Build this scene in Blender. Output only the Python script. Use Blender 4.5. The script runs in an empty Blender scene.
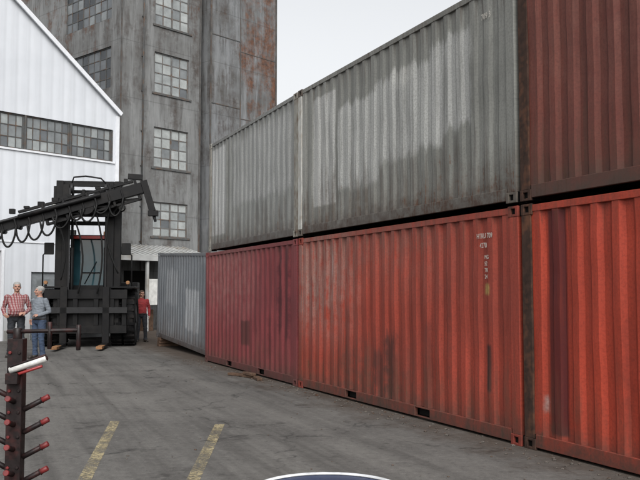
import bpy, bmesh, math, random
from mathutils import Vector, Matrix, noise as mn
random.seed(7)
R=math.radians
scene=bpy.context.scene

# ------------------------------------------------------------ node helper
class NG:
    def __init__(s,name):
        s.mat=bpy.data.materials.new(name); s.mat.use_nodes=True
        s.nt=s.mat.node_tree; s.nt.nodes.clear()
        s.out=s.nt.nodes.new('ShaderNodeOutputMaterial')
        s.b=s.nt.nodes.new('ShaderNodeBsdfPrincipled')
        s.nt.links.new(s.b.outputs[0],s.out.inputs[0])
        s.tc=s.nt.nodes.new('ShaderNodeTexCoord')
        s.sp=s.nt.nodes.new('ShaderNodeSeparateXYZ')
        s.nt.links.new(s.tc.outputs['Object'],s.sp.inputs[0])
        s.x,s.y,s.z=s.sp.outputs
    def put(s,sock,v):
        if isinstance(v,bpy.types.NodeSocket): s.nt.links.new(v,sock)
        elif isinstance(v,(tuple,list)):
            sock.default_value=tuple(v)+((1,) if len(v)==3 and len(sock.default_value)==4 else ())
        else: sock.default_value=v
    def m(s,op,a,b=0.0,clamp=False):
        n=s.nt.nodes.new('ShaderNodeMath'); n.operation=op; n.use_clamp=clamp
        s.put(n.inputs[0],a); s.put(n.inputs[1],b); return n.outputs[0]
    def vec(s,x,y,z):
        n=s.nt.nodes.new('ShaderNodeCombineXYZ')
        s.put(n.inputs[0],x); s.put(n.inputs[1],y); s.put(n.inputs[2],z); return n.outputs[0]
    def noise(s,v,scale=1,detail=4,rough=.6,dist=0):
        n=s.nt.nodes.new('ShaderNodeTexNoise'); s.put(n.inputs['Vector'],v)
        n.inputs['Scale'].default_value=scale; n.inputs['Detail'].default_value=min(detail,4)
        n.inputs['Roughness'].default_value=rough; n.inputs['Distortion'].default_value=dist
        return n.outputs[0]
    def vor(s,v,scale,feature='DISTANCE_TO_EDGE'):
        n=s.nt.nodes.new('ShaderNodeTexVoronoi'); n.feature=feature; s.put(n.inputs['Vector'],v)
        n.inputs['Scale'].default_value=scale
        return n.outputs['Distance']
    def mr(s,v,a,b,c=0.0,d=1.0):
        n=s.nt.nodes.new('ShaderNodeMapRange'); n.clamp=True
        s.put(n.inputs[0],v)
        for i,k in zip((1,2,3,4),(a,b,c,d)): s.put(n.inputs[i],k)
        return n.outputs[0]
    def mix(s,f,a,b,blend='MIX'):
        n=s.nt.nodes.new('ShaderNodeMix'); n.data_type='RGBA'; n.blend_type=blend
        s.put(n.inputs[0],f); s.put(n.inputs[6],a); s.put(n.inputs[7],b); return n.outputs[2]
    def bump(s,h,strength=.3,dist=.01):
        n=s.nt.nodes.new('ShaderNodeBump'); n.inputs['Strength'].default_value=strength
        n.inputs['Distance'].default_value=dist; s.put(n.inputs['Height'],h)
        s.nt.links.new(n.outputs[0],s.b.inputs['Normal'])
    def set(s,**k):
        for a,v in k.items(): s.put(s.b.inputs[a.replace('_',' ')],v)
        return s.mat

def simple(name,c,rough=.6,metal=0,var=.25,scale=6,bump=.1,dirt=None,spec=.4):
    g=NG(name); v=g.tc.outputs['Object']
    n=g.noise(v,scale,3,.65)
    dark=tuple(x*(1-var) for x in c); lite=tuple(min(1,x*(1+var*.6)) for x in c)
    col=g.mix(g.mr(n,.3,.7),dark,lite)
    if dirt:
        col=g.mix(g.mr(g.noise(v,scale*.4,3,.75),.48,.68),col,dirt)
    if bump>=.3: g.bump(n,bump,.004)
    return g.set(Base_Color=col,Roughness=g.mr(n,.3,.7,max(0,rough-.1),min(1,rough+.12)),Metallic=metal,Specular_IOR_Level=spec)

def container_mat(name,base,alt,patches=(),rust=.5,dirt=.6,seed=0.,fade=None,wash=.5,washc=(.075,.045,.03)):
    g=NG(name); x,z=g.x,g.z
    P=g.vec(x,g.m('ADD',g.m('MULTIPLY',g.y,.05),seed),z)
    n1=g.noise(P,.9,4,.62)
    col=g.mix(g.mr(n1,.36,.64),base,alt)
    st=g.noise(g.vec(g.m('MULTIPLY',x,7),seed,g.m('MULTIPLY',z,.40)),1,4,.72)
    st2=g.noise(g.vec(g.m('MULTIPLY',x,24),seed+3,g.m('MULTIPLY',z,1.0)),1,3,.68)
    dk=tuple(c*.40 for c in base)
    nd=g.noise(P,5,4,.75)
    ndx=g.m('MULTIPLY',g.m('SUBTRACT',nd,.5),.35)
    ndz=g.m('MULTIPLY',g.m('SUBTRACT',st,.5),.9)
    if fade:
        for (x0,x1,z0,z1,c,s) in fade:
            mx=g.m('MULTIPLY',g.mr(x,x0-.4,x0+.4),g.mr(x,x1+.6,x1-.6))
            mz=g.m('MULTIPLY',g.mr(z,z0-.5,z0+.5),g.mr(z,z1+.3,z1-.3))
            k=g.m('MULTIPLY',mx,mz)
            k=g.m('MULTIPLY',k,g.mr(g.m('ADD',g.m('MULTIPLY',st2,.5),g.m('MULTIPLY',nd,.5)),.40,.60))
            col=g.mix(g.m('MULTIPLY',k,s),col,c)
    for (x0,x1,z0,z1,c,s,rag) in patches:
        xx=g.m('ADD',x,g.m('MULTIPLY',ndx,rag)); zz=g.m('ADD',z,g.m('MULTIPLY',ndz,rag))
        w=.015+.035*rag
        mx=g.m('MULTIPLY',g.mr(xx,x0-w,x0+w),g.mr(xx,x1+w,x1-w))
        mz=g.m('MULTIPLY',g.mr(zz,z0-w,z0+w),g.mr(zz,z1+w,z1-w))
        col=g.mix(g.m('MULTIPLY',g.m('MULTIPLY',mx,mz),s),col,c)
    col=g.mix(g.m('MULTIPLY',g.mr(st,.48,.68),dirt),col,dk)
    col=g.mix(g.m('MULTIPLY',g.mr(st2,.55,.75),dirt*.7),col,dk)
    fine=g.noise(P,38,2,.75)
    col=g.mix(g.mr(fine,.42,.7,.0,.40),col,tuple(c*.3 for c in base))
    # brown wash creeping up from the bottom rail and down from the top rail in runs
    wm=g.m('MULTIPLY',g.mr(g.m('ADD',z,g.m('MULTIPLY',g.m('SUBTRACT',st,.5),-3.2)),.85,.1),g.mr(nd,.32,.62,.3,1))
    wt=g.m('MULTIPLY',g.mr(g.m('ADD',z,g.m('MULTIPLY',g.m('SUBTRACT',st2,.5),2.4)),2.35,2.75),.6)
    col=g.mix(g.m('MULTIPLY',g.m('MAXIMUM',wm,wt),wash),col,washc)
    low=g.mr(z,.9,.0,0,.17); hi=g.mr(z,2.3,2.58,0,.06)
    v=g.m('ADD',g.m('ADD',g.m('MULTIPLY',nd,.5),g.m('MULTIPLY',st2,.5)),g.m('ADD',g.m('ADD',low,hi),g.mr(n1,.4,.7,-.05,.07)))
    thr=.80-.2*rust
    rm=g.mr(v,thr,thr+.08)
    rc=g.mix(fine,(.03,.016,.012),(.15,.062,.03))
    col=g.mix(g.m('MULTIPLY',rm,.88),col,rc)
    bt=g.m('MULTIPLY',g.mr(z,.34,.06),g.mr(nd,.3,.6,.35,.8)); col=g.mix(bt,col,(.045,.032,.026))
    g.bump(nd,.3,.012)
    return g.set(Base_Color=col,Roughness=g.mr(rm,0,1,.58,.85),Specular_IOR_Level=.28)

# ------------------------------------------------------------ mesh builder
class Builder:
    def __init__(s,name): s.name=name; s.bm=bmesh.new(); s.mats=[]
    def mi(s,mat):
        if mat not in s.mats: s.mats.append(mat)
        return s.mats.index(mat)
    def _tag(s,faces,mat,smooth=False):
        i=s.mi(mat)
        for f in faces: f.material_index=i; f.smooth=smooth
    def box(s,c,size,mat,rot=None,M=None):
        m=Matrix.Translation(c)
        if rot is not None: m=m@rot.to_4x4()
        m=m@Matrix.Diagonal((size[0],size[1],size[2],1))
        if M is not None: m=M@m
        r=bmesh.ops.create_cube(s.bm,size=1,matrix=m)
        s._tag({f for v in r['verts'] for f in v.link_faces},mat)
    def bb(s,x0,x1,y0,y1,z0,z1,mat,M=None):
        s.box(((x0+x1)/2,(y0+y1)/2,(z0+z1)/2),(abs(x1-x0),abs(y1-y0),abs(z1-z0)),mat,M=M)
    def beam(s,p1,p2,w,h,mat,up=(0,0,1)):
        p1=Vector(p1);p2=Vector(p2); d=p2-p1; L=d.length; d.normalize()
        upv=Vector(up)
        if abs(d.dot(upv))>.98: upv=Vector((0,1,0))
        sd=d.cross(upv).normalized(); u=sd.cross(d)
        rot=Matrix((d,sd,u)).transposed()
        s.box((p1+p2)/2,(L,w,h),mat,rot)
    def cyl(s,p1,p2,r1,r2,mat,seg=16,caps=True):
        p1=Vector(p1);p2=Vector(p2); d=p2-p1
        m=Matrix.Translation((p1+p2)/2)@d.to_track_quat('Z','Y').to_matrix().to_4x4()
        r=bmesh.ops.create_cone(s.bm,cap_ends=caps,segments=seg,radius1=r1,radius2=r2,depth=d.length,matrix=m)
        fs={f for v in r['verts'] for f in v.link_faces}
        s._tag(fs,mat)
        for f in fs:
            if len(f.verts)==4: f.smooth=True
    def sph(s,c,r,mat,seg=16,rot=None):
        if not isinstance(r,(tuple,list)): r=(r,r,r)
        m=Matrix.Translation(c)
        if rot is not None: m=m@rot.to_4x4()
        m=m@Matrix.Diagonal((*r,1))
        q=bmesh.ops.create_uvsphere(s.bm,u_segments=seg,v_segments=max(6,seg//2+2),radius=1,matrix=m)
        s._tag({f for v in q['verts'] for f in v.link_faces},mat,True)
    def tube(s,pts,r,mat,seg=8):
        pts=[Vector(p) for p in pts]; rings=[]
        for i,p in enumerate(pts):
            d=(pts[min(i+1,len(pts)-1)]-pts[max(i-1,0)]).normalized()
            a=d.orthogonal().normalized() if not rings else (pa-d*pa.dot(d)).normalized()
            pa=a; b=d.cross(a)
            rings.append([s.bm.verts.new(p+(a*math.cos(t)+b*math.sin(t))*r) for t in [2*math.pi*k/seg for k in range(seg)]])
        fs=[]
        for A,C in zip(rings,rings[1:]):
            for k in range(seg): fs.append(s.bm.faces.new((A[k],A[(k+1)%seg],C[(k+1)%seg],C[k])))
        fs.append(s.bm.faces.new(rings[0][::-1])); fs.append(s.bm.faces.new(rings[-1]))
        s._tag(fs,mat,True)
    def poly(s,pts,mat):
        f=s.bm.faces.new([s.bm.verts.new(p) for p in pts]); s._tag([f],mat); return f
    def loft(s,rings,mat,seg=20,smooth=True):
        rs=[]
        for cx,cy,z,rx,ry in rings:
            rs.append([s.bm.verts.new((cx+rx*math.cos(2*math.pi*k/seg),cy+ry*math.sin(2*math.pi*k/seg),z)) for k in range(seg)])
        fs=[]
        for A,C in zip(rs,rs[1:]):
            for k in range(seg): fs.append(s.bm.faces.new((A[k],A[(k+1)%seg],C[(k+1)%seg],C[k])))
        fs.append(s.bm.faces.new(rs[0][::-1])); fs.append(s.bm.faces.new(rs[-1]))
        s._tag(fs,mat,smooth)
    def lathe(s,prof,c,mat,seg=32,smooth=True,axis='X'):
        rs=[]
        for (a,r) in prof:
            ring=[]
            for k in range(seg):
                t=2*math.pi*k/seg
                if axis=='X': q=(c[0]+a,c[1]+r*math.cos(t),c[2]+r*math.sin(t))
                else: q=(c[0]+r*math.cos(t),c[1]+r*math.sin(t),c[2]+a)
                ring.append(s.bm.verts.new(q))
            rs.append(ring)
        fs=[]
        for A,C in zip(rs,rs[1:]):
            for k in range(seg): fs.append(s.bm.faces.new((A[k],A[(k+1)%seg],C[(k+1)%seg],C[k])))
        s._tag(fs,mat,smooth)
    def finish(s,loc=(0,0,0),rz=0,parent=None,bevel=0,normals=True):
        if normals: bmesh.ops.recalc_face_normals(s.bm,faces=s.bm.faces[:])
        me=bpy.data.meshes.new(s.name); s.bm.to_mesh(me); s.bm.free()
        for m in s.mats: me.materials.append(m)
        o=bpy.data.objects.new(s.name,me); scene.collection.objects.link(o)
        o.location=loc; o.rotation_euler=(0,0,rz)
        if parent: o.parent=parent
        if bevel:
            b=o.modifiers.new('b','BEVEL'); b.width=bevel; b.segments=1; b.limit_method='ANGLE'; b.angle_limit=R(50)
        return o

def empty(name,loc=(0,0,0),rz=0):
    e=bpy.data.objects.new(name,None); scene.collection.objects.link(e)
    e.location=loc; e.rotation_euler=(0,0,rz); return e

# ------------------------------------------------------------ ground
g=NG('asphalt'); v=g.tc.outputs['Object']
big=g.noise(v,.22,4,.65); mid=g.noise(v,1.3,4,.75); fine=g.noise(v,70,2,.8); grit=g.noise(v,13,4,.8)
col=g.mix(g.mr(big,.35,.65),(.084,.081,.077),(.122,.118,.111))
col=g.mix(g.mr(mid,.45,.75,0,.6),col,(.052,.05,.048))
col=g.mix(g.mr(grit,.52,.75,0,.45),col,(.19,.183,.17))
col=g.mix(g.mr(grit,.46,.28,0,.6),col,(.03,.029,.028))
col=g.mix(g.mr(fine,.55,.8,0,.5),col,(.24,.232,.22))
xs=g.m('ADD',g.m('MULTIPLY',g.x,.9),g.m('MULTIPLY',g.y,.36))
lane=g.noise(g.vec(g.m('MULTIPLY',xs,2.2),g.m('MULTIPLY',g.y,.09),0),1,4,.7)
col=g.mix(g.mr(lane,.48,.64,0,.5),col,(.042,.04,.038))
col=g.mix(g.mr(lane,.46,.3,0,.35),col,(.15,.144,.134))
dv=g.nt.nodes.new('ShaderNodeVectorMath'); dv.operation='ADD'
nz=g.nt.nodes.new('ShaderNodeTexNoise'); nz.inputs['Scale'].default_value=1.6; nz.inputs['Detail'].default_value=4
g.nt.links.new(v,nz.inputs['Vector']); g.nt.links.new(v,dv.inputs[0]); g.nt.links.new(nz.outputs['Color'],dv.inputs[1])
cr=g.vor(dv.outputs[0],.30); cm=g.m('MULTIPLY',g.mr(cr,.009,.001),g.mr(mid,.42,.56))
col=g.mix(g.m('MULTIPLY',cm,.7),col,(.022,.022,.022))
st=g.mr(mid,.60,.66); col=g.mix(g.m('MULTIPLY',st,.45),col,(.03,.028,.027))
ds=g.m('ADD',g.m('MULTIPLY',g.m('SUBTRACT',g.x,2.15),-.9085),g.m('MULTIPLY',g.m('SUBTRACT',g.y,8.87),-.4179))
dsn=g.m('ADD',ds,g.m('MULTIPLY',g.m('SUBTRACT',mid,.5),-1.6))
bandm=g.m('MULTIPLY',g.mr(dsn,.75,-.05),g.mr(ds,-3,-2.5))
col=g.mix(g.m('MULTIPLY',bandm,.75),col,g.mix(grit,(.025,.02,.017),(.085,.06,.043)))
g.bump(g.m('ADD',g.m('MULTIPLY',grit,.7),g.m('MULTIPLY',fine,.4)),.6,.014)
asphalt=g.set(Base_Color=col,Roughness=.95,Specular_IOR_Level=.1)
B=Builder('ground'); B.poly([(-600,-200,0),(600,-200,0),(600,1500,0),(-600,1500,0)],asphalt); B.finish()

g=NG('yellow_line_paint'); v=g.tc.outputs['Object']
w=g.m('ADD',g.m('MULTIPLY',g.noise(v,22,4,.8),.6),g.m('MULTIPLY',g.noise(v,3,3,.6),.4))
tr=g.nt.nodes.new('ShaderNodeBsdfTransparent'); ms=g.nt.nodes.new('ShaderNodeMixShader')
g.put(ms.inputs[0],g.mr(w,.44,.58,.08,.8)); g.nt.links.new(tr.outputs[0],ms.inputs[1]); g.nt.links.new(g.b.outputs[0],ms.inputs[2])
g.nt.links.new(ms.outputs[0],g.out.inputs[0])
ypaint=g.set(Base_Color=g.mix(g.mr(w,.4,.6),(.23,.19,.11),(.35,.295,.17)),Roughness=.85)
def line(a,b,wd=.12):
    a=Vector(a);b=Vector(b);d=(b-a).normalized();n=Vector((-d.y,d.x,0))*wd/2
    B=Builder('parking_line')
    B.poly([a-n,b-n,b+n,a+n],ypaint); B.finish()
line((-1.90,6.3,.004),(-2.62,10.6,.004)); line((-1.07,6.3,.004),(-1.25,10.35,.004))

# ------------------------------------------------------------ containers
rusty_post=simple('rusty_steel',(.042,.024,.018),.85,0,.5,9,.4,dirt=(.10,.045,.026),spec=.2)
red_post=simple('post_red_rusty',(.18,.036,.025),.75,0,.4,7,.3,dirt=(.06,.026,.018),spec=.25)
dark_in=simple('dark_void',(.008,.0075,.007),.9,spec=.1)
def corr(B,M,x0,x1,z0,z1,mat,depth=.036,seed=0,rows=7,flat=.02,dent=.012):
    pitch=.278; n=int((x1-x0-.1)/pitch); pad=((x1-x0)-n*pitch)/2
    prof=[(x0,flat),]
    for i in range(n):
        b=x0+pad+i*pitch
        prof+=[(b+.035,flat),(b+.035+.052,flat+depth),(b+.035+.052+.088,flat+depth),(b+.035+.052*2+.088,flat)]
    prof.append((x1,flat))
    grid=[]
    for k in range(rows+1):
        z=z0+(z1-z0)*k/rows; row=[]
        for (x,y) in prof:
            dn=0 if k in(0,rows) else mn.noise(Vector((x*1.3,z*1.6,seed)))*dent+mn.noise(Vector((x*4,z*3,seed)))*dent*.7
            row.append(B.bm.verts.new(M@Vector((x+dn*.4,y+dn,z))))
        grid.append(row)
    i=B.mi(mat)
    for a,c in zip(grid,grid[1:]):
        for k in range(len(prof)-1):
            f=B.bm.faces.new((a[k],a[k+1],c[k+1],c[k])); f.material_index=i
def casting(B,x,y,z,mat):
    w,d,h=.178,.162,.118
    for yy in (y,y+d-.03):
        B.bb(x,x+.05,yy,yy+.03,z,z+h,mat); B.bb(x+w-.05,x+w,yy,yy+.03,z,z+h,mat)
        B.bb(x+.0502,x+w-.0502,yy+.001,yy+.029,z,z+.027,mat); B.bb(x+.0502,x+w-.0502,yy+.001,yy+.029,z+h-.027,z+h,mat)
    B.bb(x+.002,x+w-.002,y+.031,y+d-.031,z+.001,z+h-.001,dark_in)
def container(name,origin,theta,L,mat,z=0,H=2.59,post=None,seed=0,W=2.438,rx=0,depth=.036,farpost=None,cast=None,pockets=True):
    post=post or mat; cast=cast or post; B=Builder(name)
    I=Matrix.Identity(4)
    for x in (0,L-.178):
        for y in (0,W-.162):
            for zz in (0,H-.118): casting(B,x,y,zz,cast)
    for x,pm in ((.004,farpost or post),(L-.154,post)):
        B.bb(x,x+.15,.004,.12,.118,H-.118,pm); B.bb(x,x+.15,W-.12,W-.004,.118,H-.118,pm)
    pk=[(L/2-1.02-.18,L/2-1.02+.18),(L/2+1.02-.18,L/2+1.02+.18)] if pockets else []
    for y0,y1 in ((.008,.058),(W-.058,W-.008)):
        xs=[.178]+[q for p in pk for q in p]+[L-.178]
        for i in range(0,len(xs),2): B.bb(xs[i],xs[i+1],y0,y1,.03,.165,mat)
        for a,b in pk:
            B.bb(a,b,y0+.003,y1-.003,.145,.163,mat); B.bb(a,b,y0+.003,y1-.003,.03,.045,mat)
        B.bb(.155,L-.155,y0+.004,y1,H-.085,H-.012,mat)
    for a,b in pk: B.bb(a,b,.08,W-.08,.046,.144,dark_in)
    corr(B,I,.154,L-.154,.165,H-.085,mat,seed=seed,depth=depth)
    corr(B,Matrix.Translation((L,W,0))@Matrix.Rotation(math.pi,4,'Z'),.154,L-.154,.165,H-.085,mat,seed=seed+3)
    Me=Matrix.Translation((0,W,0))@Matrix.Rotation(-math.pi/2,4,'Z')
    corr(B,Me,.12,W-.12,.165,H-.1,mat,seed=seed+5)
    B.bb(.006,.06,.162,W-.162,.03,.165,mat); B.bb(.006,.06,.162,W-.162,H-.1,H-.012,mat)
    B.bb(L-.06,L-.006,.162,W-.162,.03,.165,mat); B.bb(L-.06,L-.006,.162,W-.162,H-.1,H-.012,mat)
    for a,b in ((.13,W/2-.006),(W/2+.006,W-.13)):
        B.bb(L-.05,L-.022,a,b,.165,H-.1,mat)
        for q in (.33,.7):
            y=a+(b-a)*q; B.cyl((L+.006,y,.12),(L+.006,y,H-.08),.017,.017,post,8)
            B.beam((L+.012,y,1.1),(L+.012,y+.3,1.1),.02,.03,post)
    B.bb(.05,L-.05,.05,W-.05,H-.04,H-.016,mat); B.bb(.06,L-.06,.06,W-.06,.146,.164,dark_in)
    k=.3
    while k<L-.3: B.bb(k,k+.12,.2,W-.2,H-.016,H-.004,mat); k+=.28
    o=B.finish((origin[0],origin[1],z),-R(90-theta),bevel=.004)
    o.rotation_euler[1]=rx
    return o

th=24.7; d=Vector((-math.sin(R(th)),math.cos(R(th))))
P0=Vector((2.15,8.87))
far1=P0+d*6.058
C1_low=container_mat('paint_red_faded',(.275,.044,.026),(.215,.038,.024),
  patches=[(5.40,5.52,.52,1.05,(.016,.018,.016),.95,.12),(3.05,3.33,.2,1.05,(.035,.017,.014),.8,1.3),(2.7,2.95,.15,.7,(.05,.02,.016),.6,1.2),
           (5.38,5.5,1.62,1.74,(.3,.22,.07),.8,.1),(.5,.56,.3,1.9,(.10,.02,.018),.6,.5),(4.1,4.25,.2,1.3,(.10,.026,.02),.6,1.),
           (1.3,1.36,1.9,2.3,(.3,.27,.25),.6,.6),(4.6,4.7,.5,1.9,(.10,.028,.02),.5,1.),(1.75,1.95,.3,1.4,(.10,.03,.022),.5,1.)],
  rust=.58,dirt=.62,seed=1.,fade=[(-.3,1.9,1.1,2.7,(.255,.185,.16),.9),(0,4.6,1.9,2.7,(.19,.095,.075),.7),(1.4,3.8,-.2,.9,(.08,.034,.026),.9)],wash=.5)
C2_low=container_mat('paint_crimson',(.18,.037,.040),(.14,.031,.034),
  patches=[(4.75,4.95,.9,2.5,(.04,.008,.011),.85,.8),(5.1,5.3,.8,2.5,(.04,.008,.011),.8,.9),(2.55,3.1,.55,1.05,(.05,.018,.016),.8,.15),(4.2,4.4,.3,1.2,(.06,.013,.013),.6,1.)],
  rust=.5,dirt=.6,seed=4.,fade=[(0,3.4,1.2,2.7,(.22,.11,.10),.8)],wash=.4)
C0_low=container_mat('paint_orange_red',(.34,.043,.021),(.285,.038,.02),
  patches=[(.37,.64,.2,2.5,(.055,.008,.009),.95,.06),(.30,.345,.42,.58,(.27,.25,.23),.7,.3),(1.4,1.5,.3,1.4,(.17,.025,.015),.5,.8)],
  rust=.45,dirt=.5,seed=7.,wash=.4)
C0_up=container_mat('paint_oxide_red',(.125,.033,.023),(.098,.027,.02),rust=.5,dirt=.6,seed=9.,wash=.5,fade=[(0,3,.8,2.7,(.15,.06,.045),.6)])
C1_up=container_mat('paint_grey',(.195,.197,.182),(.152,.154,.141),
  patches=[(.6,1.45,.45,2.3,(.36,.362,.35),.85,.12),(1.55,2.9,.62,1.95,(.33,.334,.322),.85,.7),(2.8,4.6,.88,2.05,(.33,.334,.322),.85,.8),(4.3,5.2,1.05,2.2,(.335,.338,.327),.8,.8),
           (3.3,3.9,1.9,2.12,(.38,.38,.36),.7,.5),(.16,.3,.2,2.5,(.30,.30,.28),.5,.3)],
  rust=.69,dirt=.55,seed=12.,wash=.85,washc=(.07,.054,.042))
C2_up=container_mat('paint_grey_pale',(.205,.21,.20),(.165,.17,.162),
  patches=[(.2,1.3,.35,2.4,(.35,.355,.35),.85,.15),(1.9,5.4,.9,2.35,(.275,.28,.274),.7,.9),(1.4,1.55,.1,2.4,(.10,.095,.08),.5,.6)],
  rust=.55,dirt=.5,seed=15.,wash=.7,washc=(.07,.057,.047))
CG=container_mat('paint_blue_grey',(.16,.171,.182),(.128,.138,.150),
  patches=[(3.2,4.6,.5,1.6,(.27,.28,.29),.8,.5),(1.0,2.4,1.1,2.1,(.24,.25,.26),.6,.9),(4.7,5.6,1.2,2.3,(.10,.11,.12),.6,.6)],rust=.45,dirt=.4,seed=18.,wash=.4)
postgrey=simple('post_grey',(.22,.215,.19),.7,0,.3,5,.3,dirt=(.09,.06,.04))
postpale=simple('post_pale',(.36,.36,.34),.7,0,.25,5,.3,dirt=(.2,.17,.13))
castg=simple('casting_grey_rusty',(.08,.068,.056),.8,0,.4,9,.3,dirt=(.05,.03,.022))
c1=container('shipping_container',far1,th,6.058,C1_low,0,seed=1,cast=red_post)
c1u=container('shipping_container',far1+Vector((-.012,0)),th-.05,6.058,C1_up,2.625,seed=2,depth=.024,farpost=postpale,cast=castg,pockets=False)
j2=far1+d*.07
th2=24.0; d2=Vector((-math.sin(R(th2)),math.cos(R(th2))))
c2=container('shipping_container',j2+d2*5.75,th2,5.75,C2_low,0,seed=3)
th3=23.4; d3=Vector((-math.sin(R(th3)),math.cos(R(th3))))
c2u=container('shipping_container',j2+d3*5.72,th3,5.72,C2_up,2.625,post=postgrey,seed=4,depth=.024,pockets=False)
c0=container('shipping_container',P0-d*.05,th,6.058,C0_low,0,post=red_post,farpost=rusty_post,cast=rusty_post,seed=5)
c0u=container('shipping_container',P0-d*.04,th+.1,6.058,C0_up,2.625,post=rusty_post,seed=6)
GL=Vector((-5.05,25.4)); GR=Vector((-2.62,20.0)); dd=(GL-GR); thg=math.degrees(math.atan2(-dd.x,dd.y))
cg=container('shipping_container',GL,thg,6.058,CG,.27,seed=8,rx=R(2.4),depth=.024,pockets=False)
white_st=simple('stencil_white',(.42,.40,.36),.7)
def stencil(parent,txt,x,z,size,sx=1.0):
    cu=bpy.data.curves.new('stencil','FONT'); cu.body=txt; cu.size=size; cu.extrude=.0006
    cu.materials.append(white_st)
    o=bpy.data.objects.new('stencil',cu); scene.collection.objects.link(o)
    o.parent=parent; o.location=(x,.012,z); o.rotation_euler=(R(90),0,0); o.scale=(sx,1,1)
stencil(c1,"HTRU 709",5.28,2.27,.085,.8); stencil(c1,"4270",5.34,2.16,.085,.8)
for i,t in enumerate(("MG","52","TR","24")): stencil(c1,t,5.43,2.03-i*.075,.065,.8)
stencil(c1u,"709 3",5.45,2.2,.1,.8)
wood=simple('weathered_wood',(.085,.052,.035),.9,0,.4,9,.4,spec=.2)
B=Builder('wood_planks')
for i,(a,l,dx,dy,z) in enumerate(((-52,.75,.1,.15,.03),(-75,.5,.34,-.28,.03),(-30,.55,-.05,.42,.03),(-60,.4,.16,.02,.083))):
    B.box((dx,dy,z),(l,.10,.05),wood,Matrix.Rotation(R(a),3,'Z'))
B.finish((-1.52,15.85,0),0,bevel=.006)
B=Builder('wood_planks')
for i in range(3): B.box((0,0,.045+i*.0895),(.25,1.6,.085),wood,Matrix.Rotation(R(i*3),3,'Z'))
B.finish((-4.2,25.4,0),-R(90-thg),bevel=.006)
stone=simple('gravel_stone',(.10,.09,.08),.95,0,.5,15,.1,dirt=(.07,.035,.02),spec=.1)
B=Builder('gravel'); rg=random.Random(11)
for i in range(420):
    s=rg.uniform(-1.8,12.5); off=abs(rg.gauss(0,.28))+.01 if rg.random()<.8 else rg.uniform(0,4)
    p=P0+d*s+Vector((-.9085,-.4179))*off; r=rg.uniform(.005,.018)*(1.2 if off<.5 else .8)
    m=Matrix.Translation((p.x,p.y,r*.35))@Matrix.Rotation(rg.uniform(0,6),4,'Z')@Matrix.Diagonal((r*rg.uniform(.8,1.6),r,r*.55,1))
    q=bmesh.ops.create_icosphere(B.bm,subdivisions=1,radius=1,matrix=m); B._tag({f for v_ in q['verts'] for f in v_.link_faces},stone)
B.finish(normals=False)

# ------------------------------------------------------------ wall helper
def wall(B,M,W,H,ops,mat,reveal=.12,rmat=None):
    xs=sorted({0,W}|{o[0] for o in ops}|{o[1] for o in ops}); zs=sorted({0,H}|{o[2] for o in ops}|{o[3] for o in ops})
    for a,b in zip(xs,xs[1:]):
        for c,e in zip(zs,zs[1:]):
            if any(o[0]<=a and b<=o[1] and o[2]<=c and e<=o[3] for o in ops): continue
            B.poly([M@Vector(q) for q in ((a,0,c),(b,0,c),(b,0,e),(a,0,e))],mat)
    for o in ops:
        a,b,c,e=o; r=reveal; q=rmat or mat
        for P in (((a,0,c),(a,r,c),(a,r,e),(a,0,e)),((b,0,c),(b,r,c),(b,r,e),(b,0,e)),((a,0,c),(b,0,c),(b,r,c),(a,r,c)),((a,0,e),(b,0,e),(b,r,e),(a,r,e))):
            B.poly([M@Vector(k) for k in P],q)
def window(B,M,x0,x1,z0,z1,cols,rows,fr,glass,bar=.03,y=.09,rnd=random):
    B.bb(x0+.002,x0+.06,y-.03,y+.03,z0,z1,fr,M); B.bb(x1-.06,x1-.002,y-.03,y+.03,z0,z1,fr,M)
    B.bb(x0+.06,x1-.06,y-.031,y+.029,z0,z0+.05,fr,M); B.bb(x0+.06,x1-.06,y-.031,y+.029,z1-.05,z1,fr,M)
    w=(x1-x0)/cols; h=(z1-z0)/rows
    for i in range(1,cols): B.bb(x0+i*w-bar/2,x0+i*w+bar/2,y-.02,y+.02,z0+.05,z1-.05,fr,M)
    for j in range(1,rows): B.bb(x0+.06,x1-.06,y-.017,y+.017,z0+j*h-bar/2,z0+j*h+bar/2,fr,M)
    for i in range(cols):
        for j in range(rows):
            gl=rnd.choices([m for m,_ in glass],[p for _,p in glass])[0]
            yy=y+rnd.uniform(-.006,.006)
            B.poly([M@Vector(q) for q in ((x0+i*w,y,z0+j*h),(x0+i*w+w,yy,z0+j*h),(x0+i*w+w,yy,z0+j*h+h),(x0+i*w,y,z0+j*h+h))],gl)
def glassmat(name,c,rough):
    g=NG(name); v=g.tc.outputs['Object']; n=g.noise(v,2.5,3,.7)
    return g.set(Base_Color=g.mix(g.mr(n,.3,.7),tuple(k*.65 for k in c),c),Roughness=rough,Specular_IOR_Level=.5)
gl_pale=glassmat('glass_frosted',(.27,.29,.29),.4); gl_mid=glassmat('glass_grimy',(.18,.195,.20),.35); gl_low=glassmat('glass_sooty',(.11,.12,.128),.3)
gl_dark=glassmat('glass_dark',(.035,.04,.045),.12); gl_white=glassmat('glass_whitewashed',(.34,.36,.355),.5)
frame_st=simple('steel_sash',(.075,.078,.078),.8,dirt=(.10,.065,.045),spec=.2)
frame_wh=simple('sash_pale',(.12,.12,.118),.7,dirt=(.10,.065,.045),spec=.2)
ang=math.atan2(.747,.665)

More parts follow.
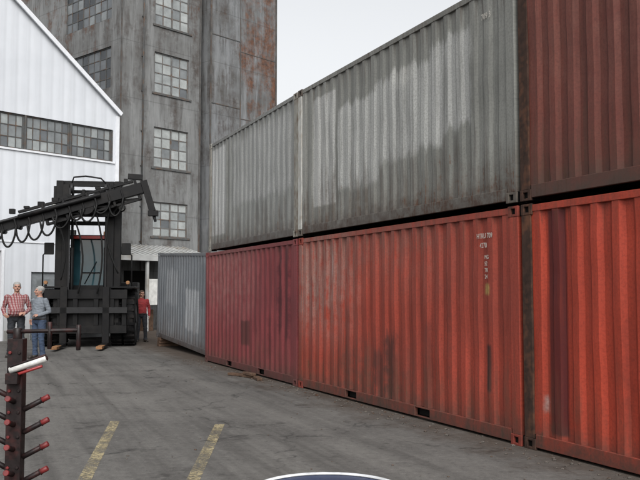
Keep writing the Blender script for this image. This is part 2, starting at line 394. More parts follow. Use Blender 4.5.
def siding(name,c,period,rustamt,dark,seed,seam=2.6,strength=.8,extra=None,sheets=.28):
    g=NG(name); u=g.m('ADD',g.x,g.y)
    ph=g.m('SINE',g.m('MULTIPLY',u,2*math.pi/period))
    P=g.vec(u,seed,g.z)
    big=g.noise(P,.35,4,.7)
    col=g.mix(g.mr(big,.35,.65),c,dark)
    st=g.noise(g.vec(g.m('MULTIPLY',u,1.5),seed,g.m('MULTIPLY',g.z,.17)),1,4,.7)
    st2=g.noise(g.vec(g.m('MULTIPLY',u,5),seed,g.m('MULTIPLY',g.z,.45)),1,4,.78)
    fz=g.m('FRACT',g.m('DIVIDE',g.z,seam))
    if rustamt>0:
        blot=g.noise(P,.8,4,.8)
        col=g.mix(g.mr(st,.5,.36,0,.5),col,tuple(min(1,k*1.45) for k in c))
        col=g.mix(g.mr(st2,.50,.70,0,.6),col,tuple(k*.42 for k in dark))
        col=g.mix(g.mr(g.m('ADD',g.m('MULTIPLY',st,.5),g.m('MULTIPLY',blot,.5)),.50,.62,0,.8),col,(.048,.038,.033))
        # pale mineral bloom
        col=g.mix(g.mr(g.noise(P,2.2,4,.8),.56,.72,0,.35),col,(.24,.24,.235))
        q=g.m('ADD',g.m('ADD',g.m('MULTIPLY',st,.45),g.m('MULTIPLY',blot,.55)),g.m('MULTIPLY',fz,.03))
        if extra: q=g.m('ADD',q,extra(g))
        t=.68-.14*rustamt
        rc=g.mix(g.mr(g.noise(P,4,4,.8),.35,.68),(.036,.023,.019),(.165,.072,.038))
        col=g.mix(g.mr(q,t,t+.15,0,.88),col,rc)
        col=g.mix(g.mr(g.m('ABSOLUTE',g.m('SUBTRACT',fz,.5)),.488,.497,0,.35),col,tuple(k*.4 for k in dark))
    else:
        sheet=g.m('FLOOR',g.m('DIVIDE',u,.95))
        wn=g.nt.nodes.new('ShaderNodeTexWhiteNoise'); wn.noise_dimensions='3D'
        g.put(wn.inputs[0],g.vec(sheet,1,seed))
        col=g.mix(g.mr(wn.outputs[0],0,1,0,sheets),col,dark)
        col=g.mix(g.mr(st2,.5,.75,0,.25),col,(.38,.385,.39))
        col=g.mix(g.mr(ph,-.6,-1,0,.12),col,(.2,.21,.22))
        col=g.mix(g.mr(g.m('ADD',g.z,g.m('MULTIPLY',st2,-1.2)),1.2,-.4,0,.5),col,(.22,.21,.19))
    g.bump(g.m('ADD',ph,g.m('MULTIPLY',big,.6)),strength,.02)
    return g.set(Base_Color=col,Roughness=.8,Specular_IOR_Level=.2)
wsid=siding('white_siding',(.53,.55,.58),.45,0,(.47,.49,.52),3.,seam=50,strength=.2,sheets=.15)
wtrim=simple('white_trim',(.58,.595,.62),.6,0,.08)
door_red=simple('door_maroon',(.045,.014,.014),.6); door_gr=simple('door_grey',(.17,.185,.195),.6)
wb=empty('white_metal_building',(-7.72,31,0),ang)
B=Builder('walls')
Lw=22.0; ev=8.45; pk=ev+math.tan(R(37.5))*Lw/2
M=Matrix.Translation((-Lw,0,0))
ops=[(Lw-14.4,Lw-.25,6.58,7.8),(Lw-9.2,Lw-4.55,0,3.05),(Lw-3.45,Lw-2.35,0,2.35),(Lw-1.7,Lw-.6,1.2,2.6)]
wall(B,M,Lw,ev,ops,wsid,.14,wtrim)
B.poly([(-Lw,0,ev),(0,0,ev),(-Lw/2,0,pk)],wsid)
D=26
B.poly([(0,0,0),(0,D,0),(0,D,ev),(0,0,ev)],wsid); B.poly([(-Lw,0,0),(-Lw,D,0),(-Lw,D,ev),(-Lw,0,ev)],wsid)
B.poly([(0,D,0),(-Lw,D,0),(-Lw,D,ev),(-Lw/2,D,pk),(0,D,ev)],wsid)
B.finish(parent=wb,normals=False)
B=Builder('roof')
sl=math.tan(R(37.5)); roofm=simple('roof_metal',(.3,.31,.32),.6)
for sgn in (1,-1):
    xe=.06 if sgn>0 else -Lw-.06; ze=ev-.06*sl
    a=Vector((xe,-.1,ze+.1)); b=Vector((-Lw/2,-.1,pk+.1)); c=Vector((-Lw/2,D+.2,pk+.1)); e=Vector((xe,D+.2,ze+.1))
    B.poly([a,b,c,e],roofm); dn=Vector((0,0,-.1)); B.poly([a+dn,b+dn,c+dn,e+dn],wtrim)
    B.beam((xe,-.13,ze+.02),(-Lw/2,-.13,pk+.02),.06,.15,wtrim)
B.finish(parent=wb,normals=False)
B=Builder('windows')
k=Lw-14.4
n=8; ww=(14.15)/n
for i in range(n):
    window(B,M,k+i*ww+.03,k+(i+1)*ww-.03,6.58,7.8,6,3,frame_st,[(gl_mid,6),(gl_low,2),(gl_pale,4),(gl_dark,.15)],bar=.03)
    B.bb(k+(i+1)*ww-.03,k+(i+1)*ww+.03,.0,.12,6.58,7.8,frame_st,M)
window(B,M,Lw-1.7,Lw-.6,1.2,2.6,2,3,frame_wh,[(gl_dark,3),(gl_mid,1)])
B.bb(Lw-14.5,Lw-.15,-.05,-.003,6.51,6.575,wtrim,M)
B.finish(parent=wb)
B=Builder('doors')
B.bb(Lw-9.2,Lw-4.55,.1,.15,0,3.05,door_red,M)
for i in range(1,6): B.bb(Lw-9.2+i*.775,Lw-9.17+i*.775,.09,.099,0,3.05,dark_in,M)
B.bb(Lw-3.45,Lw-2.35,.08,.13,0,2.35,door_gr,M); B.bb(Lw-3.2,Lw-2.6,.07,.079,1.25,2.1,gl_mid,M)
B.bb(Lw-4.55,Lw-4.45,-.03,-.003,0,3.1,wtrim,M)
B.bb(Lw-.12,Lw+.03,-.05,.1,0,ev-.1,wtrim,M)
B.bb(-Lw,0,-.03,-.003,3.35,3.39,wtrim); B.bb(-4.4,-3.5,-.03,-.002,0,.35,simple('concrete',(.2,.2,.19),.9))
B.finish(parent=wb)

tw=empty('grain_elevator_tower',(-8.88,36,0),ang)
def exC(g): return g.m('ADD',g.mr(g.x,6.5,7.3,-.10,.07),g.m('SUBTRACT',g.mr(g.z,10,14,0,.09),g.mr(g.z,14,17,0,.04)))
def exB(g): return g.m('ADD',g.mr(g.z,12,15,-.02,.05),g.mr(g.y,0.2,2.0,-.01,.07))
tgrey=siding('weathered_grey_cladding',(.158,.162,.162),1.9,.45,(.105,.105,.103),5.,extra=exB,strength=.12)
tgreyC=siding('weathered_cladding_rusting',(.16,.167,.174),1.9,.8,(.09,.09,.088),11.,extra=exC,strength=.12)
HT=24.
B=Builder('walls')
zl=[(4.2,5.8),(7.4,9.28),(10.88,12.8),(14.1,16.1),(17.6,19.6)]
I4=Matrix.Identity(4)
opsB=[(1.83,3.86,a,b) for a,b in zl]
wall(B,I4,4.55,HT,opsB+[(.3,1.5,0,2.6),(2.2,4.2,0,2.7)],tgrey,.15)
Ms=Matrix.Translation((0,16,0))@Matrix.Rotation(-math.pi/2,4,'Z')
opsS=[(11.3,15.2,a,b) for a,b in zl]
wall(B,Ms,16,HT,opsS,tgrey,.15)
B.poly([(4.55,0,0),(4.55,.7,0),(4.55,.7,HT),(4.55,0,HT)],tgrey)
B.poly([(4.55,.7,0),(5.0,.7,0),(5.0,.7,HT),(4.55,.7,HT)],tgrey)
B.poly([(5.0,-.25,0),(5.0,.7,0),(5.0,.7,HT+2),(5.0,-.25,HT+2)],tgreyC)
B.poly([(5.0,-.25,0),(9.55,-.25,0),(9.55,-.25,HT+2),(5.0,-.25,HT+2)],tgreyC)
B.poly([(9.55,-.25,0),(9.55,16,0),(9.55,16,HT+2),(9.55,-.25,HT+2)],tgreyC)
B.poly([(0,16,0),(9.55,16,0),(9.55,16,HT),(0,16,HT)],tgrey)
B.poly([(0,0,HT),(5.2,0,HT),(5.2,16,HT),(0,16,HT)],tgrey); B.poly([(5.0,-.25,HT+2),(9.55,-.25,HT+2),(9.55,16,HT+2),(5,16,HT+2)],tgrey)
B.finish(parent=tw,normals=False)
B=Builder('windows')
for a,b in zl:
    window(B,I4,1.83,3.86,a,b,4,4,frame_wh,[(gl_white,7),(gl_pale,7),(gl_mid,3),(gl_low,1.2)],bar=.045)
    B.bb(2.82,2.88,.03,.10,a+.05,b-.05,frame_wh)
    B.bb(1.7,4.0,-.05,-.003,a-.09,a-.005,frame_st)
    window(B,Ms,11.3,15.2,a,b,8,4,frame_st,[(gl_mid,2),(gl_low,5),(gl_dark,4)],bar=.04)
B.finish(parent=tw)
B=Builder('trim')
rust2=simple('weathered_trim',(.085,.083,.08),.9,0,.4,2,.3,dirt=(.08,.055,.042),spec=.15)
B.bb(-.04,.03,-.04,-.003,0,HT,rust2); B.bb(4.5,4.58,-.04,-.003,0,HT,rust2)
B.bb(4.96,5.05,-.29,-.253,0,HT+2,rust2); B.bb(9.49,9.58,-.29,-.253,0,HT+2,rust2)
B.bb(6.95,7.0,-.265,-.253,0,HT+2,rust2)
B.cyl((1.15,-.08,2.6),(1.15,-.08,HT),.035,.035,frame_st,8); B.cyl((4.78,.35,0),(4.78,.35,HT),.09,.09,frame_st,10)
for z in [3.4+i*3.45 for i in range(6)]:
    B.bb(5.06,6.94,-.27,-.254,z+.6,z+.64,frame_st)
    B.bb(7.01,9.48,-.265,-.254,z+.1,z+.13,rust2)
    for zz in (z+.5,z+2.1): B.bb(1.09,1.21,-.05,-.003,zz,zz+.04,frame_st)
B.finish(parent=tw)
B=Builder('doors')
B.bb(.3,1.5,.1,.15,0,2.6,dark_in); B.bb(2.2,4.2,.1,.15,0,2.7,dark_in)
B.finish(parent=tw)
canw=simple('canopy_pale_metal',(.32,.325,.32),.6,0,.2,2,.1,dirt=(.18,.16,.13))
cn=Builder('loading_canopy')
cn.poly([(-1.9,-2.4,3.15),(3.6,-2.4,3.15),(3.6,-.06,3.75),(-1.9,-.06,3.75)],canw)
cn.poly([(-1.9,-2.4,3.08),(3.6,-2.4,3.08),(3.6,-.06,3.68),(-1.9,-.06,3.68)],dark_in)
cn.bb(-1.9,3.6,-2.45,-2.4,2.95,3.2,canw)
k=-1.9
while k<3.6: cn.beam((k,-2.42,3.17),(k,-.07,3.77),.05,.04,canw); k+=.3
for x in (-1.8,-.2,1.4,3.4): cn.bb(x,x+.12,-2.38,-2.26,0,3.1,canw)
cn.bb(-.08,.7,-2.3,-2.25,1.1,2.2,simple('board_white',(.5,.5,.48),.6))
cn.bb(-1.6,-.9,-2.2,-1.5,.0,1.1,simple('crate_grey',(.16,.155,.14),.8)); cn.bb(1.6,2.5,-1.9,-1.2,0,1.4,simple('crate_blue',(.08,.11,.15),.7))
cn.bb(.1,.6,-1.8,-1.3,0,.9,wood)
cn.finish((-8.88,36,0),ang,bevel=.01)

# ------------------------------------------------------------ container handler
blk=simple('black_paint',(.0035,.0035,.004),.5,0,.4,5,.1,dirt=(.009,.008,.0075),spec=.18)
grs=simple('greasy_steel',(.014,.014,.015),.5,.1,.3,8,spec=.25)
tyre=simple('tyre_rubber',(.007,.007,.0075),.85,0,.3,12,.4,dirt=(.018,.016,.015),spec=.12)
hub=simple('hub_grey',(.04,.04,.04),.6); redp=simple('red_lens',(.35,.025,.018),.3); orange=simple('fork_tip_orange',(.22,.115,.055),.7,0,.4,8,spec=.2)
hose=simple('hose_rubber',(.004,.004,.004),.5,spec=.2); cabg=glassmat('cab_glass',(.018,.05,.062),.06); cream=simple('lamp_lens',(.35,.35,.33),.2)
fk=empty('container_handler_forklift',(-7.08,25.2,0),R(8))
def wheel(B,x,y,r,w):
    prof=[(-w/2,r*.55),(-w/2,r*.9),(-w/2+.05,r*.985),(-w*.25,r),(w*.25,r),(w/2-.05,r*.985),(w/2,r*.9),(w/2,r*.55),(w*.2,r*.5),(w*.2,.05),(-w*.2,.05),(-w*.2,r*.5),(-w/2,r*.55)]
    B.lathe(prof,(x,y,r),tyre,36)
    B.cyl((x-w*.42,y,r),(x+w*.42,y,r),r*.5,r*.5,hub,24); B.cyl((x-w*.52,y,r),(x+w*.52,y,r),r*.2,r*.2,grs,16)
    for k in range(26):
        t=2*math.pi*k/26
        for sx,tw_ in ((-1,.12),(1,-.12)):
            B.box((x+sx*w*.25,y+math.cos(t+tw_*.5*sx)*(r+.004),r+math.sin(t+tw_*.5*sx)*(r+.004)),(w*.44,.075,.04),tyre,Matrix.Rotation(t-math.pi/2,3,'X'))
B=Builder('wheels')
for sx in (-1,1):
    wheel(B,sx*1.24,.2,.86,.34); wheel(B,sx*.86,.2,.86,.34); wheel(B,sx*1.0,3.9,.62,.36)
B.cyl((-1.1,.2,.86),(1.1,.2,.86),.2,.2,blk,16)
B.finish(parent=fk)
B=Builder('chassis')
B.bb(-.62,.62,-.1,4.6,.5,1.25,blk); B.bb(-.95,.95,1.7,4.9,1.25,1.95,blk); B.bb(-1.1,1.1,4.2,5.3,.45,2.0,blk)
for sx in (-1,1):
    B.bb(sx*.7,sx*1.42,-.75,1.1,1.76,1.82,blk); B.bb(sx*.7,sx*1.3,1.1,3.2,1.15,1.21,blk)
    B.bb(sx*.7,sx*1.2,1.3,2.8,.55,1.14,blk)
    B.tube([(sx*1.3,-.5,1.82),(sx*1.3,-.5,2.75),(sx*1.15,-.45,2.95)],.022,blk); B.box((sx*1.13,-.5,2.95),(.28,.05,.36),blk)
    B.cyl((sx*1.2,-.6,1.93),(sx*1.2,-.5,1.93),.06,.06,orange,12); B.bb(sx*1.16,sx*1.24,-.58,-.52,1.82,1.87,blk)
B.finish(parent=fk,bevel=.015)
B=Builder('cab')
x=.62; z0=1.62; z1=3.3
for sx in (-1,1):
    for yy,tl in ((.35,0),(1.75,0)): B.beam((sx*x,yy,z0),(sx*(x-.05),yy+.05*(1 if yy<1 else -1),z1),.08,.08,blk)
    B.bb(sx*(x-.03),sx*(x+.03),.4,1.7,z0,2.05,blk); B.poly([(sx*x,.4,2.05),(sx*x,1.7,2.05),(sx*(x-.05),1.7,z1),(sx*(x-.05),.4,z1)],cabg)
B.bb(-.7,.7,.22,1.9,z1,z1+.12,blk); B.bb(-.6,.6,.17,.215,z1-.0,z1+.09,redp); B.bb(-.66,.66,.3,.36,z0-.2,1.86,blk)
B.poly([(-.57,.37,1.86),(.57,.37,1.86),(.53,.41,z1),(-.53,.41,z1)],cabg); B.bb(-.6,.6,1.72,1.76,z0,z1,blk)
B.tube([(-.2,.34,1.9),(.15,.33,2.6)],.012,hose)
B.cyl((-.28,.35,2.25),(.28,.35,2.25),.02,.02,blk,8)
for sx in (-1,1): B.box((sx*.55,.15,z1+.19),(.2,.1,.14),blk); B.box((sx*.55,.095,z1+.19),(.15,.01,.1),cream)
B.cyl((.3,1.2,z1+.12),(.3,1.2,z1+.3),.06,.05,orange,12)
B.finish(parent=fk,bevel=.008)
B=Builder('mast')
for sx in (-1,1):
    for (o,y) in ((.86,-.35),(.66,-.42)):
        h=5.02 if o>.8 else 4.9; z=.35 if o>.8 else .45
        B.bb(sx*(o-.1),sx*(o+.1),y-.13,y-.09,z,h,blk); B.bb(sx*(o-.1),sx*(o+.1),y+.09,y+.13,z,h,blk); B.bb(sx*(o+.05),sx*(o+.08),y-.088,y+.088,z,h,blk)
    B.cyl((sx*.5,-.28,.5),(sx*.5,-.28,3.0),.06,.06,blk,14); B.cyl((sx*.5,-.28,3.0),(sx*.5,-.28,4.7),.04,.04,grs,12)
    B.cyl((sx*.5-.04,-.45,4.78),(sx*.5+.04,-.45,4.78),.16,.16,grs,18)
    B.beam((sx*.54,-.6,1.7),(sx*.54,-.6,4.78),.05,.04,grs)
    B.beam((sx*.9,-.1,2.2),(sx*.75,1.4,1.3),.12,.12,blk)
    B.box((sx*.98,-.3,4.6),(.12,.3,.5),blk); B.sph((sx*.98,-.5,4.2),(.12,.08,.12),blk,12); B.cyl((sx*.98,-.59,4.2),(sx*.98,-.57,4.2),.09,.09,cream,14)
for z,h,w in ((4.98,.14,1.96),(4.72,.1,1.6),(3.75,.12,1.9),(.55,.25,1.9)): B.bb(-w/2,w/2,-.2,-.1,z-h/2,z+h/2,blk)
B.bb(-.6,.6,-.52,-.42,4.84,4.94,blk); B.tube([(-.5,-.5,4.95),(-.45,-.5,5.12),(-.1,-.5,5.16),(.35,-.5,5.1),(.5,-.5,4.95)],.025,blk)
B.finish(parent=fk,bevel=.006)
B=Builder('fork_carriage')
B.bb(-1.2,1.2,-.78,-.66,1.45,1.72,blk); B.bb(-1.2,1.2,-.78,-.66,.42,.66,blk)
for x in (-1.12,-.75,-.3,.3,.75,1.12): B.bb(x-.07,x+.07,-.76,-.67,.66,1.45,blk)
B.bb(-.95,.95,-.66,-.6,.5,1.6,blk); B.bb(-1.22,1.22,-.9,-.79,1.02,1.2,grs)
for x in (-.62,.6):
    B.bb(x-.1,x+.1,-.9,-.8,.12,1.8,blk)
    a=[(x-.1,-.9,.06),(x+.1,-.9,.06),(x+.1,-.9,.15),(x-.1,-.9,.15)]; b=[(x-.08,-2.3,.06),(x+.08,-2.3,.06),(x+.08,-2.3,.085),(x-.08,-2.3,.085)]
    for i in range(4): B.poly([a[i],a[(i+1)%4],b[(i+1)%4],b[i]],blk)
    B.poly(b,orange); B.bb(x-.085,x+.085,-2.36,-1.6,.055,.13,orange)
B.finish(parent=fk,bevel=.005)
B=Builder('spreader_boom')
a=Vector((1.62,-1.0,4.76)); b=Vector((-4.2,-1.2,3.0)); dr=(b-a).normalized(); up=Vector((0,0,1)); up=(up-dr*up.dot(dr)).normalized()
def pt(t,h=0,y=0): return a+dr*t+up*h+Vector((0,y,0))
B.beam(pt(0),pt(4.4),.32,.32,blk); B.beam(pt(3.9,-.0),pt(6.1,-.0),.22,.22,grs); B.beam(pt(.2,.27),pt(3.6,.27),.14,.08,blk)
B.beam(pt(.1,-.3),pt(2.9,-.3),.12,.08,blk)
for t in (.15,.9,1.6,2.3,2.9): B.beam(pt(t,-.33),pt(t,.3),.2,.08,blk)
for t in (.5,1.25,1.95,2.6): B.beam(pt(t-.3,-.28),pt(t+.3,-.17),.06,.06,blk)
rr=random.Random(3)
for i in range(9):
    t=.4+i*.42; B.box(pt(t,.34),(rr.uniform(.08,.2),.16,rr.uniform(.06,.16)),blk)
for i in range(5): B.cyl(pt(3.7+i*.45,-.16,-.2),pt(3.7+i*.45,-.16,.2),.07,.07,blk,12)
B.beam(pt(-.1,.2),pt(-.1,-.75),.24,.20,blk); B.box(pt(-.1,-.82),(.30,.26,.16),blk); B.cyl(pt(-.1,-.9),pt(-.1,-1.08),.05,.04,grs,10)
B.beam(pt(-.1,.3),pt(.3,.45),.2,.16,blk)
B.beam(pt(6.1,.2),pt(6.1,-.6),.3,.22,blk); B.box(pt(6.1,-.65),(.34,.3,.2),blk)
B.cyl(pt(1.2,.1,-.25),pt(3.6,.1,-.25),.07,.07,blk,12); B.cyl(pt(3.6,.1,-.25),pt(5.2,.1,-.25),.04,.04,grs,12)
B.bb(-.8,.8,-.86,-.7,3.9,4.5,blk); B.cyl((0,-1.2,4.2),(0,-.7,4.2),.28,.28,blk,20)
B.beam((.7,-.8,4.0),(1.1,-1.0,4.5),.1,.1,blk)
for i in range(14):
    t=.6+i*.39; w=rr.uniform(.32,.55); dp=rr.uniform(.28,.55); yy=-.2-.04*(i%3)
    p0=pt(t,-.15,yy);p1=pt(t+w,-.15,yy)
    pts=[]
    for k in range(13):
        s=k/12; q=p0.lerp(p1,s); pts.append(q+Vector((0,0,-dp*(1-(2*s-1)**2)**.6)))
    B.tube(pts,.030,hose)
    B.beam(pt(t,.1,yy+.02),pt(t,-.2,yy+.02),.04,.05,blk)
for (x0,z0_,x1,z1_,dpp) in ((-.5,4.2,-.2,1.6,.25),(.2,4.3,.35,1.6,.2),(.75,4.4,.95,2.2,-.25),(-.9,3.9,-.7,2.0,.2)):
    pts=[Vector((x0+(x1-x0)*k/14+dpp*math.sin(math.pi*k/14),-.95,z0_+(z1_-z0_)*k/14)) for k in range(15)]
    B.tube(pts,.026,hose)
B.finish(parent=fk,bevel=.008)

# ------------------------------------------------------------ foreground pipe rack
rblk=simple('rack_dark_paint',(.010,.006,.006),.5,0,.4,20,.3,dirt=(.035,.011,.010),spec=.25); rred=simple('rack_red_tip',(.13,.012,.012),.5,0,.3,20,dirt=(.05,.01,.01)); chrome=simple('rack_white_tube',(.46,.46,.44),.35,0,.3,30)
redbar=simple('rack_red_bar',(.22,.02,.02),.4)
B=Builder('pipe_rack')
B.bb(-.05,.05,-.05,.05,0.02,1.34,rblk); B.bb(-.3,.3,-.3,.3,0,.02,rblk)
B.cyl((-.07,0,1.385),(.40,0,1.395),.014,.014,rblk,12)
B.cyl((0,0,1.30),(0,0,1.41),.03,.03,rblk,12)
for x,a,b in ((.21,1.27,1.45),(.40,1.26,1.43)): B.cyl((x,0,a),(x,0,b),.015,.015,rblk,10)
B.cyl((-.02,-.09,1.135),(.215,-.09,1.215),.022,.022,chrome,18); B.cyl((-.015,-.1,1.16),(.215,-.1,1.238),.008,.008,rblk,12); B.cyl((-.02,-.09,1.095),(.19,-.09,1.165),.010,.010,redbar,12)
B.cyl((.215,-.09,1.215),(.222,-.09,1.217),.016,.016,rblk,12)
B.bb(-.04,.04,-.12,-.05,1.05,1.12,rblk)
for z in (1.25,1.0,.86,.7,.5): B.cyl((-.03,-.051,z),(-.03,-.062,z),.012,.012,rred,6); B.cyl((.03,-.051,z),(.03,-.062,z),.012,.012,rblk,6)
for i,z in enumerate((.93,.78,.62,.46,.30)):
    for sx in (-1,1):
        zz=z+(.09 if sx<0 else 0)
        p=Vector((sx*.05,0,zz-.06)); q=Vector((sx*.165,0,zz)); e=Vector((sx*.215,0,zz+.026))
        B.cyl(p,q,.018,.018,rblk,14); B.cyl(q,e,.019,.019,rred,14); B.cyl(q,q+(e-q)*.12,.024,.024,rblk,14)
    B.cyl((0,-.05,z),(0,-.16,z+.03),.018,.018,rblk,12); B.cyl((0,-.16,z+.03),(0,-.19,z+.036),.019,.019,rred,12)
B.finish((-2.02,5.5,0),R(4),bevel=.003)

# ------------------------------------------------------------ steel drum at the bottom edge
db=simple('drum_blue',(.012,.02,.055),.4,0,.3,6,.2); dw=simple('drum_rim_white',(.46,.47,.48),.35,0,.35,14)
B=Builder('steel_drum')
prof=[(0,.28),(.01,.292),(.28,.286),(.29,.297),(.31,.297),(.32,.286),(.57,.286),(.58,.297),(.60,.297),(.61,.286),(.875,.288)]
B.lathe(prof,(0,0,0),db,48,axis='Z'); B.lathe([(.872,.287),(.882,.297),(.892,.298),(.896,.294),(.894,.289),(.888,.286)],(0,0,0),dw,64,axis='Z')
B.cyl((0,0,.868),(0,0,.885),.286,.286,db,48); B.cyl((.15,-.05,.885),(.15,-.05,.9),.035,.035,dw,16); B.cyl((-.16,.03,.885),(-.16,.03,.897),.02,.02,dw,16)
B.cyl((0,0,0),(0,0,.01),.28,.28,db,48)
B.finish((.03,3.20,0),0)

# ------------------------------------------------------------ people
skin=simple('skin',(.28,.15,.108),.55,0,.1,20,.05); hairw=simple('hair_grey',(.22,.215,.205),.8,0,.3,40,.3); hairb=simple('hair_brown',(.05,.03,.02),.8,0,.3,40,.3)
eyem=simple('eye_dark',(.02,.015,.012),.3); lip=simple('lips',(.17,.07,.06),.5)
jeans=simple('jeans_blue',(.028,.044,.078),.85,0,.3,14,.3); dkt=simple('trousers_dark',(.014,.016,.02),.85,0,.3,14,.3)
shoe=simple('shoe_leather',(.02,.015,.012),.5); beltm=simple('belt_leather',(.015,.011,.01),.5)
g=NG('shirt_plaid')
sx_=g.m('SINE',g.m('MULTIPLY',g.m('ADD',g.x,g.m('MULTIPLY',g.y,.6)),105)); sz_=g.m('SINE',g.m('MULTIPLY',g.z,105))
c_=g.mix(g.mr(sx_,-.1,.3),(.25,.175,.17),(.15,.033,.037)); c_=g.mix(g.mr(sz_,.0,.3,0,.6),c_,(.13,.028,.032))
c_=g.mix(g.mr(g.m('MULTIPLY',sx_,sz_),.75,.9,0,.7),c_,(.045,.02,.03))
plaid=g.set(Base_Color=c_,Roughness=.85)
shgrey=simple('jacket_blue_grey',(.12,.135,.155),.85,0,.2,10,.3)
redj=simple('jacket_red',(.20,.02,.022),.85,0,.2,10,.3)
def person(name,loc,rz,H,shirt,pants,head_yaw,arms,belly,hair=None):
    S=H/1.80; B=Builder('tmp'); dm=skin
    caps=[]
    def chain(pts,label):
        for (p,r),(q,s) in zip(pts,pts[1:]):
            B.cyl(p,q,r,s,dm,16); caps.append((Vector(p),Vector(q),r,s,label))
        for p,r in pts: B.sph(p,r,dm,14)
    b=belly
    B.loft([(0,.01,.84,.12,.09),(0,.01,.90,.165,.12),(0,.0,.97,.172,.125+b*.25),(0,-b*.4,1.05,.168+b*.15,.122+b*.75),(0,-b*.5,1.13,.166+b*.2,.12+b*.8),
            (0,-b*.25,1.22,.172,.122+b*.4),(0,-.005,1.32,.185,.125),(0,.005,1.40,.190,.115),(0,.01,1.46,.165,.09),(0,.012,1.50,.10,.07),(0,.012,1.53,.06,.06)],dm,28)
    legs=(((-.095,.0,.93),(-.11,-.02,.50),(-.125,.02,.09)),((.095,0,.93),(.12,-.04,.50),(.14,0,.09)))
    for (h,k,a),turn in zip(legs,(-.25,.25)):
        k=Vector(k);h=Vector(h);a=Vector(a)
        chain([(h,.098),(h.lerp(k,.5),.086),(k,.066),(k.lerp(a,.35),.064),(a+Vector((0,0,.02)),.056)],'pants')
        B.cyl(a+Vector((0,0,.08)),a+Vector((0,0,-.045)),.062,.070,dm,18)
        rm=Matrix.Rotation(turn,3,'Z')
        f=a.copy(); f.z=.045
        B.sph(f+rm@Vector((0,-.03,.0)),(.046,.12,.042),dm,16,rm); B.sph(f+rm@Vector((0,-.12,-.005)),(.05,.07,.036),dm,16,rm)
        B.box(f+rm@Vector((0,-.06,-.033)),(.082,.24,.022),dm,rm)
    for (sh,el,wr,hd,pn,curl) in arms:
        sh=Vector(sh);el=Vector(el);wr=Vector(wr);hd=Vector(hd).normalized();pn=Vector(pn)
        chain([(sh,.066),(sh.lerp(el,.5),.058),(el,.051),(el.lerp(wr,.4),.048),(wr-hd*.01,.038)],'shirt')
        pn=(pn-hd*pn.dot(hd)).normalized(); sd=hd.cross(pn)
        chain([(wr,.026),(wr+hd*.03,.027)],'skin')
        for o in (-.026,-.009,.009,.026): chain([(wr+hd*.02+sd*o*.8,.015),(wr+hd*.085+sd*o,.0125)],'skin')
        for o,l in zip((-.030,-.010,.010,.030),(.062,.074,.080,.070)):
            p=wr+hd*.085+sd*o; d1=(hd*math.cos(curl)+pn*math.sin(curl)); d2=(hd*math.cos(curl*2.2)+pn*math.sin(curl*2.2))
            chain([(p,.0105),(p+d1*l*.5,.0095),(p+d1*l*.5+d2*l*.5,.008)],'skin')
        p=wr+hd*.025+sd*.026; dt=(hd*.7+sd*.75+pn*.25).normalized(); d2=(hd*.9+sd*.15+pn*.4).normalized()
        chain([(p,.014),(p+dt*.038,.012),(p+dt*.038+d2*.03,.010)],'skin')
    Rh=Matrix.Rotation(head_yaw,3,'Z'); nc=Vector((0,.01,1.55))
    B.cyl((0,.015,1.47),(0,.0,1.62),.062,.055,dm,20)
    n0=len(B.bm.verts)
    B.loft([(0,-.035,1.568,.025,.03),(0,-.03,1.58,.042,.055),(0,-.015,1.61,.060,.082),(0,-.004,1.645,.069,.094),(0,.002,1.69,.075,.099),(0,.006,1.73,.077,.101),(0,.008,1.762,.068,.09),(0,.01,1.785,.048,.065),(0,.01,1.799,.02,.03)],dm,28)
    B.cyl((0,-.094,1.70),(0,-.124,1.656),.009,.016,dm,10); B.sph((0,-.117,1.655),(.017,.014,.012),dm,10)
    B.sph((0,-.088,1.708),(.055,.02,.012),dm,14); B.sph((0,-.094,1.624),(.028,.013,.012),dm,12); B.sph((0,-.083,1.588),(.026,.022,.016),dm,12)
    for sx in (-1,1): B.sph((sx*.079,.006,1.672),(.010,.022,.033),dm,12,Matrix.Rotation(sx*.3,3,'Z')); B.sph((sx*.042,-.075,1.645),(.022,.02,.02),dm,12)
    B.sph((0,.015,1.728),(.086,.104,.085),dm,24)
    B.bm.verts.ensure_lookup_table()
    for v in B.bm.verts[n0:]: v.co=nc+Rh@(v.co-nc)
    B.loft([(0,.01,1.49,.085,.078),(0,.008,1.525,.072,.07),(0,.008,1.54,.07,.068)],dm,20)
    bmesh.ops.recalc_face_normals(B.bm,faces=B.bm.faces[:])
    o=B.finish(normals=False)
    m=o.modifiers.new('r','REMESH'); m.mode='VOXEL'; m.voxel_size=.0068; m.use_smooth_shade=True
    m2=o.modifiers.new('s','SMOOTH'); m2.factor=.5; m2.iterations=3
    dg=bpy.context.evaluated_depsgraph_get(); dg.update()
    me=bpy.data.meshes.new_from_object(o.evaluated_get(dg)); bpy.data.objects.remove(o)
    me.name=name; me.materials.clear()
    for q in [skin,shirt,pants,shoe,hair or hairw,eyem,lip,beltm]: me.materials.append(q)
    armcaps=[c for c in caps if c[4]!='pants']
    def armd(p):
        best=(9,None)
        for a,b_,r,s,l in armcaps:
            ab=b_-a; t=max(0,min(1,(p-a).dot(ab)/ab.length_squared)); dd=(p-(a+ab*t)).length-(r+(s-r)*t)
            if dd<best[0]: best=(dd,l)
        return best
    Ri=Rh.inverted()
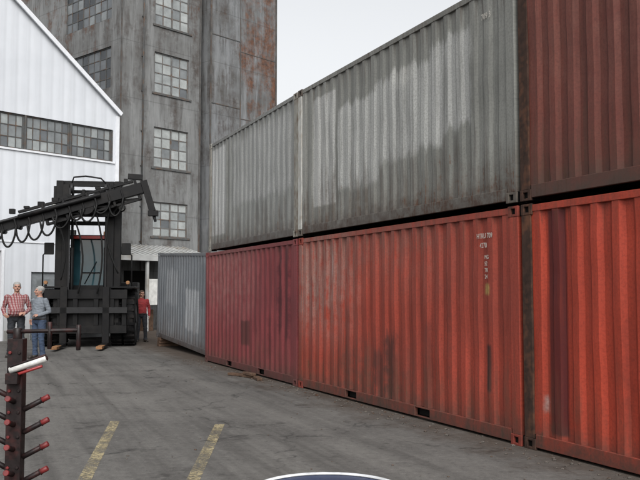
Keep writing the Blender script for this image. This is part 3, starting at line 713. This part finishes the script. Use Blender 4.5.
    for f in me.polygons:
        p=f.center.copy(); mi=1
        h=nc+Ri@(p-nc)
        if p.z>1.535 or (p.z>1.5 and (p-Vector((0,.01,p.z))).length<.058):
            mi=0
            if h.z>1.625 and (h.y> -.02+ (1.70-h.z)*.35 and not(abs(h.x)>.066 and h.z<1.705 and h.y<.035)): mi=4
            if h.z>1.742: mi=4
            if abs(h.x)>.05 and h.z>1.69 and h.y>-.06: mi=4
            if h.y<-.07:
                if abs(abs(h.x)-.03)<.014 and abs(h.z-1.688)<.007: mi=5
                if abs(abs(h.x)-.03)<.02 and abs(h.z-1.707)<.004: mi=4
                if abs(h.x)<.024 and abs(h.z-1.624)<.005: mi=6
            if h.z<1.59 and h.y>.0: mi=0
        elif p.z<.8:
            mi=2 if p.z>.085 else 3
        else:
            dd,l=armd(p)
            if dd<.014 and l: mi=0 if l=='skin' else 1
            elif p.z>1.0-(.0 if belly<.05 else .02): mi=1
            elif p.z>.965: mi=7
            else: mi=2
        f.material_index=mi; f.use_smooth=True
    nv=[0]*len(me.vertices)
    for f in me.polygons:
        if f.material_index in(1,2):
            for i in f.vertices: nv[i]=1
    no=[v.normal.copy() for v in me.vertices]
    for i,v in enumerate(me.vertices):
        if nv[i]:
            p=v.co; w=mn.noise(Vector((p.x*14,p.y*14,p.z*24)))*.009+mn.noise(Vector((p.x*5,p.y*5,p.z*9+4)))*.010
            v.co=p+no[i]*w
        v.co=v.co*S
    ob=bpy.data.objects.new(name,me); scene.collection.objects.link(ob)
    ob.location=loc; ob.rotation_euler=(0,0,rz); ob.scale=(1.07,1.07,1.0)
    return ob
person('man_in_plaid_shirt',(-7.72,20.9,0),R(14),1.90,plaid,dkt,R(10),
  [((-.195,.005,1.44),(-.285,.07,1.17),(-.235,-.12,1.02),(.35,-.7,-.3),(1,.2,-.1),.5),
   ((.195,.005,1.44),(.29,.06,1.16),(.20,-.17,1.06),(-.6,-.6,.0),(-.3,.3,-.6),.5)],.085)
person('man_in_grey_jacket',(-7.0,20.5,0),R(-28),1.79,shgrey,jeans,R(-22),
  [((-.185,.005,1.44),(-.26,.09,1.17),(-.20,-.05,.98),(.1,-.35,-.9),(1,0,0),.3),
   ((.185,.005,1.44),(.27,.05,1.17),(.16,-.16,1.08),(-.65,-.45,.1),(-.2,.3,-.7),.55)],.04)
person('person_in_red_top',(-5.93,27.3,0),R(20),1.70,redj,dkt,R(15),
  [((-.185,.005,1.44),(-.25,.04,1.16),(-.25,-.05,.92),(0,-.2,-.9),(1,0,0),.3),
   ((.185,.005,1.44),(.25,.04,1.16),(.25,-.06,.92),(0,-.2,-.9),(-1,0,0),.3)],.02,hair=hairb)

# ------------------------------------------------------------ light, world, camera
w=bpy.data.worlds.new('World'); scene.world=w; w.use_nodes=True; nt=w.node_tree; nt.nodes.clear()
out=nt.nodes.new('ShaderNodeOutputWorld'); bg=nt.nodes.new('ShaderNodeBackground'); sky=nt.nodes.new('ShaderNodeTexSky')
sky.sky_type='NISHITA'; sky.sun_disc=False; sky.dust_density=6; sky.air_density=1.2; sky.ozone_density=1
sd=Vector((.12,-.72,.68)).normalized(); el=math.asin(sd.z)
sky.sun_elevation=el; sky.sun_rotation=math.atan2(sd.x,sd.y)
hs=nt.nodes.new('ShaderNodeHueSaturation'); hs.inputs['Saturation'].default_value=.12
nt.links.new(sky.outputs[0],hs.inputs['Color']); nt.links.new(hs.outputs[0],bg.inputs[0]); nt.links.new(bg.outputs[0],out.inputs[0])
bg.inputs[1].default_value=.25
sun=bpy.data.lights.new('sun','SUN'); sun.energy=.65; sun.angle=R(30); sun.color=(1,.975,.94)
so=bpy.data.objects.new('sun',sun); scene.collection.objects.link(so); so.rotation_euler=sd.to_track_quat('Z','Y').to_euler()
cam=bpy.data.cameras.new('camera'); co=bpy.data.objects.new('camera',cam); scene.collection.objects.link(co)
co.location=(0,0,1.65); co.rotation_euler=(R(90)+math.atan(52/819),0,0); cam.lens=46.07; cam.sensor_width=36; cam.clip_end=3000
scene.camera=co
scene.view_settings.view_transform='Standard'; scene.view_settings.look='None'; scene.view_settings.exposure=0
